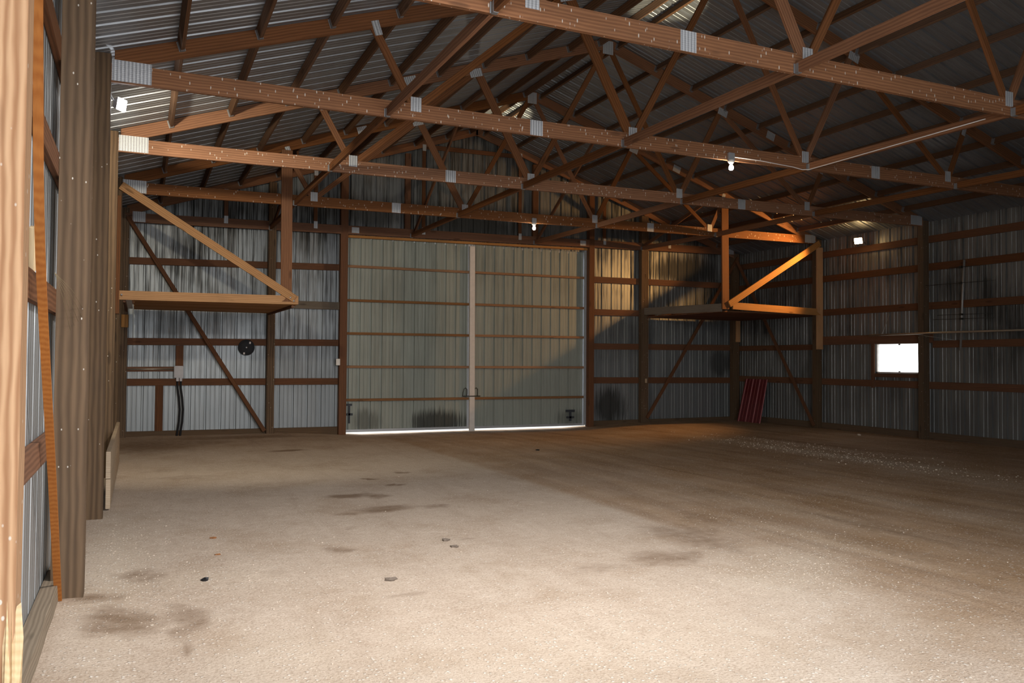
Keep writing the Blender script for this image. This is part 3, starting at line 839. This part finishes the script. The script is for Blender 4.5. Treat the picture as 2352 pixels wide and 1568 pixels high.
# ------------------------------------------------------------------ lamps
def bulb(k, x, label):
    z = zchord(k, x); y = TY[k]
    r = empty('bulb_lamp', (x, y - .0, z), label, 'lamp', 'bare bulbs on the truss chords')
    box('ceiling_box', (x - .05, y - .045, z + .0), (x + .05, y - .003, z + .10), M['galv'], r)
    lathe('lamp_holder', [(0, 0), (.045, 0), (.05, -.02), (.03, -.05), (.022, -.055), (0, -.055)], M['white'], r, Matrix.Translation((x, y - .025, z + .0)))
    lathe('glass_bulb', [(0, -.045), (.014, -.05), (.018, -.068), (.030, -.092), (.034, -.112), (.030, -.132), (.018, -.144), (0, -.148)], M['bulbcool'], r, Matrix.Translation((x, y - .025, z)))
    return V((x, y - .025, z - .11))
b1 = bulb(3, 7.85, 'lit bare bulb under the chord right of centre, nearer and higher one')
b2 = bulb(1, 7.77, 'lit bare bulb above the white door post, farther one')
tag(tube('lamp_cable', [(7.92, TY[3] - .010, 4.515), (8.4, TY[3] - .010, 4.515), (9.0, TY[3] - .010, 4.49), (9.18, TY[3] - .010, 4.47), (9.22, TY[3] - .1, 4.455), (9.268, TY[3] - .4, 4.47), (9.268, TY[4] + .3, 4.48)], .006, M['sticker'], None, 6), 'thin pale cable running from the nearer bulb along chord and brace', 'cable')

def flood(p, aim, size, mat, label, arm):
    r = empty('flood_lamp', p, label, 'lamp')
    d = (V(aim) - V(p)).normalized()
    x = V((0, 0, 1)).cross(d).normalized(); z = d.cross(x)
    Mx = Matrix((x, d, z)).transposed().to_4x4(); Mx.translation = p
    w, h = size
    bm = bmesh.new()
    bv = [bm.verts.new(q) for q in ((-w * .3, -.07, -h * .3), (w * .3, -.07, -h * .3), (w * .3, -.07, h * .3), (-w * .3, -.07, h * .3),
                                     (-w / 2, 0, -h / 2), (w / 2, 0, -h / 2), (w / 2, 0, h / 2), (-w / 2, 0, h / 2))]
    for f in ((0, 1, 2, 3), (0, 4, 5, 1), (1, 5, 6, 2), (2, 6, 7, 3), (3, 7, 4, 0), (4, 7, 6, 5)): bm.faces.new([bv[i] for i in f])
    link('housing', mesh_of(bm, 'housing'), M['greyplastic'], r, Mx)
    bm = bmesh.new()
    bm_box(bm, -w * .47, w * .47, .002, .022, -h * .47, h * .47)
    bmesh.ops.bevel(bm, geom=bm.edges[:], offset=.006, segments=2, affect='EDGES')
    link('lens', mesh_of(bm, 'lens'), mat, r, Mx)
    tube('bracket', [V(p) - d * .06, V(p) - d * .09 + V((0, 0, .03)), arm], .009, M['galv'], r, 8)
    return r
FL = V((.085, -8.72, 4.32)); FR = V((15.50, -4.49, 4.47))
flood(FL, FL + V((.75, -.55, -.15)), (.13, .13), M['floodcool'], 'white lit flood lamp high on the left wall beside a post', (-.03, -9.085, 4.36))
flood(FR, FR + V((-.9, -.25, -.28)), (.19, .14), M['floodwarm'], 'glowing warm flood lamp high on the right wall above the window', (15.80, -4.45, 4.42))

# ------------------------------------------------------------------ small things on the walls
r = empty('cable_reel', (2.42, .1, 1.87), 'black round plastic reel lid hung on a girt left of the doors', 'reel')
Mx = Matrix.Translation((2.42, .136, 1.865)) @ Matrix.Rotation(math.pi / 2, 4, 'X')
lathe('disc', [(0, 0), (.165, 0), (.172, .008), (.172, .022), (.165, .03), (.15, .022), (.05, .022), (.04, .024), (0, .024)], M['plastic'], r, Mx, 40)
lathe('hub', [(0, .022), (.018, .022), (.016, .030), (.006, .032), (0, .032)], M['galv'], r, Mx, 20)
for a, s in ((.95, .10), (4.35, .11)):
    c = V((2.42 + s * math.cos(a) * 1.25, .098, 1.865 + s * math.sin(a) * 1.25))
    tag(box('sticker', (c.x - .017, c.y + .001, c.z - .022), (c.x + .017, c.y + .005, c.z + .022), M['sticker'], r, bev=0, M=Matrix.Identity(4)), 'white paper sticker')

r = empty('junction_box', (1.06, .1, 1.2), 'grey electrical junction box on the end wall above two black hoses', 'box')
box('housing', (.975, .05, 1.21), (1.155, .13, 1.46), M['greyplastic'], r, bev=.012)
box('cover', (.985, .04, 1.25), (1.145, .052, 1.45), M['greyplastic'], r, bev=.005)
box('outlet', (1.02, .055, 1.14), (1.07, .12, 1.21), M['greyplastic'], r); box('outlet', (1.085, .055, 1.14), (1.135, .12, 1.21), M['greyplastic'], r)
for x, lab in ((1.045, 'left of the two black hoses hanging below the junction box'), (1.11, 'right of the two black hoses hanging below the junction box')):
    pts = [(x, .085, 1.137), (x + .002, .08, 1.0), (x + .03, .06, .8), (x + .052, .05, .55), (x + .04, .05, .3), (x + .008, .06, .05), (x - .005, .06, -.06)]
    sm = []
    for i in range(len(pts) - 1):
        for t in (0, .33, .66): sm.append(V(pts[i]).lerp(V(pts[i + 1]), t))
    sm.append(V(pts[-1]))
    tag(tube('hose', sm, .021, M['plastic'], None, 10), lab, 'hose', 'black hoses under the junction box')
tag(beam('conduit_board', (-.1, .177, 1.385), (1.0, .177, 1.395), .036, .10, M['girt']), 'narrow brown board running left from the junction box', 'board')
tag(tube('conduit', [(-.1, .125, 1.385), (.5, .12, 1.39), (.985, .12, 1.395)], .013, M['steel'], None, 8), 'thin pale conduit running left from the junction box', 'pipe')
r = empty('light_switch', (4.40, -.01, 1.56), 'small white switch box on the post left of the doors', 'switch')
box('case', (4.335, -.05, 1.49), (4.425, -.008, 1.635), M['white'], r, bev=.006)
box('toggle', (4.37, -.062, 1.55), (4.39, -.048, 1.58), M['white'], r, bev=.003)
tag(box('sticker_tag', (12.60, -.035, 1.06), (12.66, -.008, 1.17), M['pale']), 'small pale wood chip low on the end post right of the doors', 'block')

# long pipe over the window
r = empty('long_pipe', (15.5, -4.8, 2.26), 'long thin metal pipe held out from the right wall above the window', 'pipe')
tube('pipe', [(15.50, -4.79, 2.262), (15.50, -6.5, 2.27), (15.50, -8.0, 2.27), (15.50, -9.6, 2.27)], .021, M['steel'], r, 12)
tube('stay_wire', [(15.50, -6.0, 2.25), (15.56, -6.5, 2.17), (15.62, -6.85, 2.11)], .005, M['alum'], r, 6)
for y in (-5.12, -8.6):
    tube('bracket', [(15.51, y, 2.27), (15.60, y, 2.40), (15.76, y, 2.74)], .007, M['alum'], r, 6)
r = empty('tv_antenna', (15.68, -6.95, 1.92), 'old television antenna with thin rods hung on the right wall', 'antenna')
tube('boom', [(15.70, -7.02, 3.76), (15.70, -6.97, 2.9), (15.70, -6.92, 1.90)], .022, M['alum'], r, 8)
for z, a, b in ((3.29, -6.12, -7.72), (3.62, -6.7, -7.3), (2.64, -6.40, -7.62), (2.55, -6.30, -7.66), (2.28, -6.5, -7.5)):
    ym = -6.95
    tube('rod', [(15.68, a, z + .01), (15.68, ym, z), (15.68, b, z - .01)], .006, M['iron'], r, 6)
    box('insulator', (15.66, ym - .03, z - .02), (15.715, ym + .03, z + .02), M['iron'], r)

# red metal sheets leaning in the corner
def red_sheet():
    r = empty('metal_sheet', (15.45, -.85, 0), 'dark red ribbed metal sheet leaning on the right wall in the corner', 'sheet')
    bm = bmesh.new(); pv = None
    base = [(0, 0), (.02, .02), (.05, .02), (.07, 0)]
    pr = []
    for j in range(4):
        for a, h in base: pr.append((j * .265 + a, h))
        if j < 3:
            pr += [(j * .265 + .15, 0), (j * .265 + .157, .005), (j * .265 + .175, .005), (j * .265 + .182, 0)]
    for s_, h_ in pr:
        yb = -1.30 + s_ * 1.07; yt = -1.32 + s_ * 1.0
        nb = V((-.97, 0, .2)) * h_
        c = (bm.verts.new(V((15.40, yb, -.01)) + nb), bm.verts.new(V((15.64, yt - .0, 1.17)) + nb))
        if pv: bm.faces.new((pv[0], c[0], c[1], pv[1]))
        pv = c
    o = link('panel', mesh_of(bm, 'panel'), M['red'], r)
    md = o.modifiers.new('thick', 'SOLIDIFY'); md.thickness = .0015
    return r
red_sheet()

# planks on edge by the left wall
for z0, z1, x0, mt, lab in ((.335, .62, .006, 'pale', 'upper pale plank on edge along the left wall posts'), (.02, .33, .008, 'pale', 'lower reddish plank on edge along the left wall posts')):
    o = tag(box('plank', (x0, -8.75, z0), (x0 + .045, -4.3, z1), M[mt], bev=.003), lab, 'plank', 'planks by the left wall')

# leaning orange lath between the two near posts
def lath():
    pts = [(-.14, -12.375, .05), (-.14, -12.835, .733), (-.14, -13.23, 1.272), (-.14, -13.543, 1.695), (-.14, -13.805, 2.092), (-.14, -13.962, 2.464), (-.14, -14.046, 2.85), (-.14, -14.135, 3.22), (-.14, -14.2, 3.8)]
    bm = bmesh.new(); pv = None
    n = 30; P = []
    for i in range(n + 1):
        t = i / n * (len(pts) - 1); j = min(int(t), len(pts) - 2); u = t - j
        g = lambda q: V(pts[max(0, min(len(pts) - 1, q))])
        a, b, c, d = g(j - 1), g(j), g(j + 1), g(j + 2)
        P.append(.5 * ((2 * b) + (c - a) * u + (2 * a - 5 * b + 4 * c - d) * u * u + (3 * b - a - 3 * c + d) * u ** 3))
    for i, p in enumerate(P):
        c = [bm.verts.new(V((p.z, p.x + dx, p.y + dy))) for dx, dy in ((-.021, -.012), (.021, -.012), (.021, .012), (-.021, .012))]
        if pv:
            for q in range(4): bm.faces.new((pv[q], pv[(q + 1) % 4], c[(q + 1) % 4], c[q]))
        else: bm.faces.new(c[::-1])
        pv = c
    bm.faces.new(pv)
    tag(link('lath', mesh_of(bm, 'lath'), M['lath'], None, Matrix(((0, 1, 0, 0), (0, 0, 1, 0), (1, 0, 0, 0), (0, 0, 0, 1)))), 'long bowed orange lath leaning against the left wall between near posts', 'board')
lath()
tag(beam('wood_offcut', (-.205, -13.52, 2.045), (-.20, -13.58, 2.27), .03, .06, M['splinter'], up=(0, 1, 0)), 'pale wood offcut standing on a girt behind the nearest post', 'block')
for i in range(5):
    a = V((-.17, -12.72 + .02 * i, 2.12)); b = V((-.10 + .02 * i, -12.42 + .03 * i, 1.78 + .03 * i))
    tag(tube('straw', [a, a.lerp(b, .5) + V((0, 0, .03)), b], .0010, M['straw'], None, 5), 'thin straw sticking out above the left wall girt', 'straw', 'straws on the girt')

# small things on the floor
def leaf(name, x, y, r, mat, label, cat='leaf', lump=.35, group=None):
    bm = bmesh.new()
    n = 11; z = zfloor(x, y)
    top = bm.verts.new((0, 0, r * lump + .004)); ring = []; rb = []
    for i in range(n):
        a = 2 * math.pi * i / n; q = r * random.uniform(.6, 1.15)
        ring.append(bm.verts.new((q * math.cos(a), q * .75 * math.sin(a), r * lump * random.uniform(.2, .9) + .003)))
        rb.append(bm.verts.new((q * .8 * math.cos(a), q * .6 * math.sin(a), 0)))
    for i in range(n):
        j = (i + 1) % n
        bm.faces.new((top, ring[i], ring[j])); bm.faces.new((ring[i], rb[i], rb[j], ring[j]))
    bm.faces.new(rb[::-1])
    tag(link(name, mesh_of(bm, name), M[mat], None, Matrix.Translation((x, y, z - .002)) @ Matrix.Rotation(random.uniform(0, 6), 4, 'Z')), label, cat, group)
leaf('black_leaf', .76, -12.07, .030, 'leafblack', 'crumpled black leaf on the gravel at left foreground', lump=.8)
leaf('brown_leaf', .94, -10.58, .035, 'leafbrown', 'orange brown leaf on the gravel, farther leaf near the left posts')
leaf('brown_leaf', .92, -11.25, .028, 'leafbrown', 'small brown leaf between the black leaf and the orange one')
leaf('dusty_leaf', 2.83, -11.45, .05, 'leafgrey', 'flat grey leaf in the middle of the floor, upper of two')
leaf('dusty_leaf', 2.80, -11.72, .045, 'leafgrey', 'flat grey leaf in the middle of the floor, lower of two')
leaf('dusty_leaf', 2.0, -12.55, .05, 'leafgrey', 'dry curled leaf on the pale gravel in the centre foreground')
leaf('dusty_leaf', 13.1, -10.2, .05, 'leafblack', 'dark leaf on the brown dirt at right')
leaf('dark_chip', 6.9, -5.1, .06, 'leafblack', 'dark chip on the brown dirt before the right door')
leaf('white_stone', 15.05, -4.9, .06, 'stone', 'white stone on the floor by the right wall', 'stone', lump=.6)

# ------------------------------------------------------------------ light
def lamp(name, typ, loc, energy, color=(1, 1, 1), **kw):
    d = bpy.data.lights.new(name, typ); d.energy = energy; d.color = color
    for k_, v_ in kw.items(): setattr(d, k_, v_)
    o = bpy.data.objects.new(name, d); o.location = loc; COL.objects.link(o)
    return o
def aim(o, t):
    o.rotation_euler = (V(t) - o.location).to_track_quat('-Z', 'Y').to_euler()
w = bpy.data.worlds.new('World'); sc.world = w; w.use_nodes = True
bg = w.node_tree.nodes['Background']
bg.inputs[0].default_value = (.93, .97, 1, 1); bg.inputs[1].default_value = 3.0

# daylight coming in by the open doorway behind the photographer
dl = lamp('daylight_doorway', 'AREA', ((RX0 + RX1) / 2, YB + .02, RZ / 2), 230, (.93, .96, 1.0), shape='RECTANGLE', size=RX1 - RX0, size_y=RZ)
dl.data.spread = math.radians(150)
aim(dl, (3.6, -12.5, 0))
# the camera's own flash
fl = lamp('camera_flash', 'SPOT', (.36, -18.3, 1.72), 1050, (1, .965, .92), spot_size=math.radians(92), spot_blend=.9, shadow_soft_size=.03)
# the lamps; the overhead one is unseen, assumed there to brighten the foreground floor
a = lamp('overhead_light', 'SPOT', (2.6, -14.4, 4.25), 900, (1, .95, .90), spot_size=math.radians(140), spot_blend=1.0, shadow_soft_size=.12)
aim(a, (2.4, -11.6, 0))
lamp('bulb_light', 'POINT', b1 + V((0, .03, -.06)), 18, (1, .86, .66), shadow_soft_size=.04)
lamp('bulb_light', 'POINT', b2 + V((0, .03, -.06)), 18, (1, .86, .66), shadow_soft_size=.04)
a = lamp('flood_light', 'SPOT', FL + V((.06, .05, 0)), 410, (1, .88, .66), spot_size=math.radians(112), spot_blend=.6, shadow_soft_size=.05)
aim(a, FL + V((.62, 1.5, -.62)))
a = lamp('flood_light', 'SPOT', FR + V((-.05, 0, 0)), 760, (1, .50, .15), spot_size=math.radians(98), spot_blend=.7, shadow_soft_size=.06)
aim(a, FR + V((-2.3, 1.75, -.80)))
for k_, x_ in ((3, 7.85), (1, 7.77)):
    a = lamp('ridge_uplight', 'SPOT', (x_, TY[k_] + .12, zchord(k_, x_) + .10), 520, (1, .85, .55), spot_size=math.radians(25), spot_blend=.5, shadow_soft_size=.03)  # added spot to light the ridge above each bulb, without a fixture
    aim(a, (7.72, TY[k_] + 1.35, 7.3))

# ------------------------------------------------------------------ camera
cd = bpy.data.cameras.new('Camera'); cam = bpy.data.objects.new('Camera', cd); COL.objects.link(cam)
F_, YAW, PITCH, ROLL = 1872.77, .4289, .0247, .0073
cd.sensor_fit = 'HORIZONTAL'; cd.sensor_width = 36.0; cd.lens = F_ / 2352 * 36
fw = V((math.sin(YAW) * math.cos(PITCH), math.cos(YAW) * math.cos(PITCH), math.sin(PITCH)))
rt = V((math.cos(YAW), -math.sin(YAW), 0)); up = rt.cross(fw)
r2 = rt * math.cos(ROLL) + up * math.sin(ROLL); u2 = up * math.cos(ROLL) - rt * math.sin(ROLL)
Mc = Matrix((r2, u2, -fw)).transposed().to_4x4(); Mc.translation = (.3035, -18.3577, 1.6)
cam.matrix_world = Mc
cd.clip_start = .05; cd.clip_end = 300
sc.camera = cam
sc.view_settings.view_transform = 'Standard'; sc.view_settings.look = 'None'
sc.view_settings.exposure = 0.0; sc.view_settings.gamma = 1.0; sc.view_settings.use_curve_mapping = False
sc.cycles.sample_clamp_indirect = 4.0
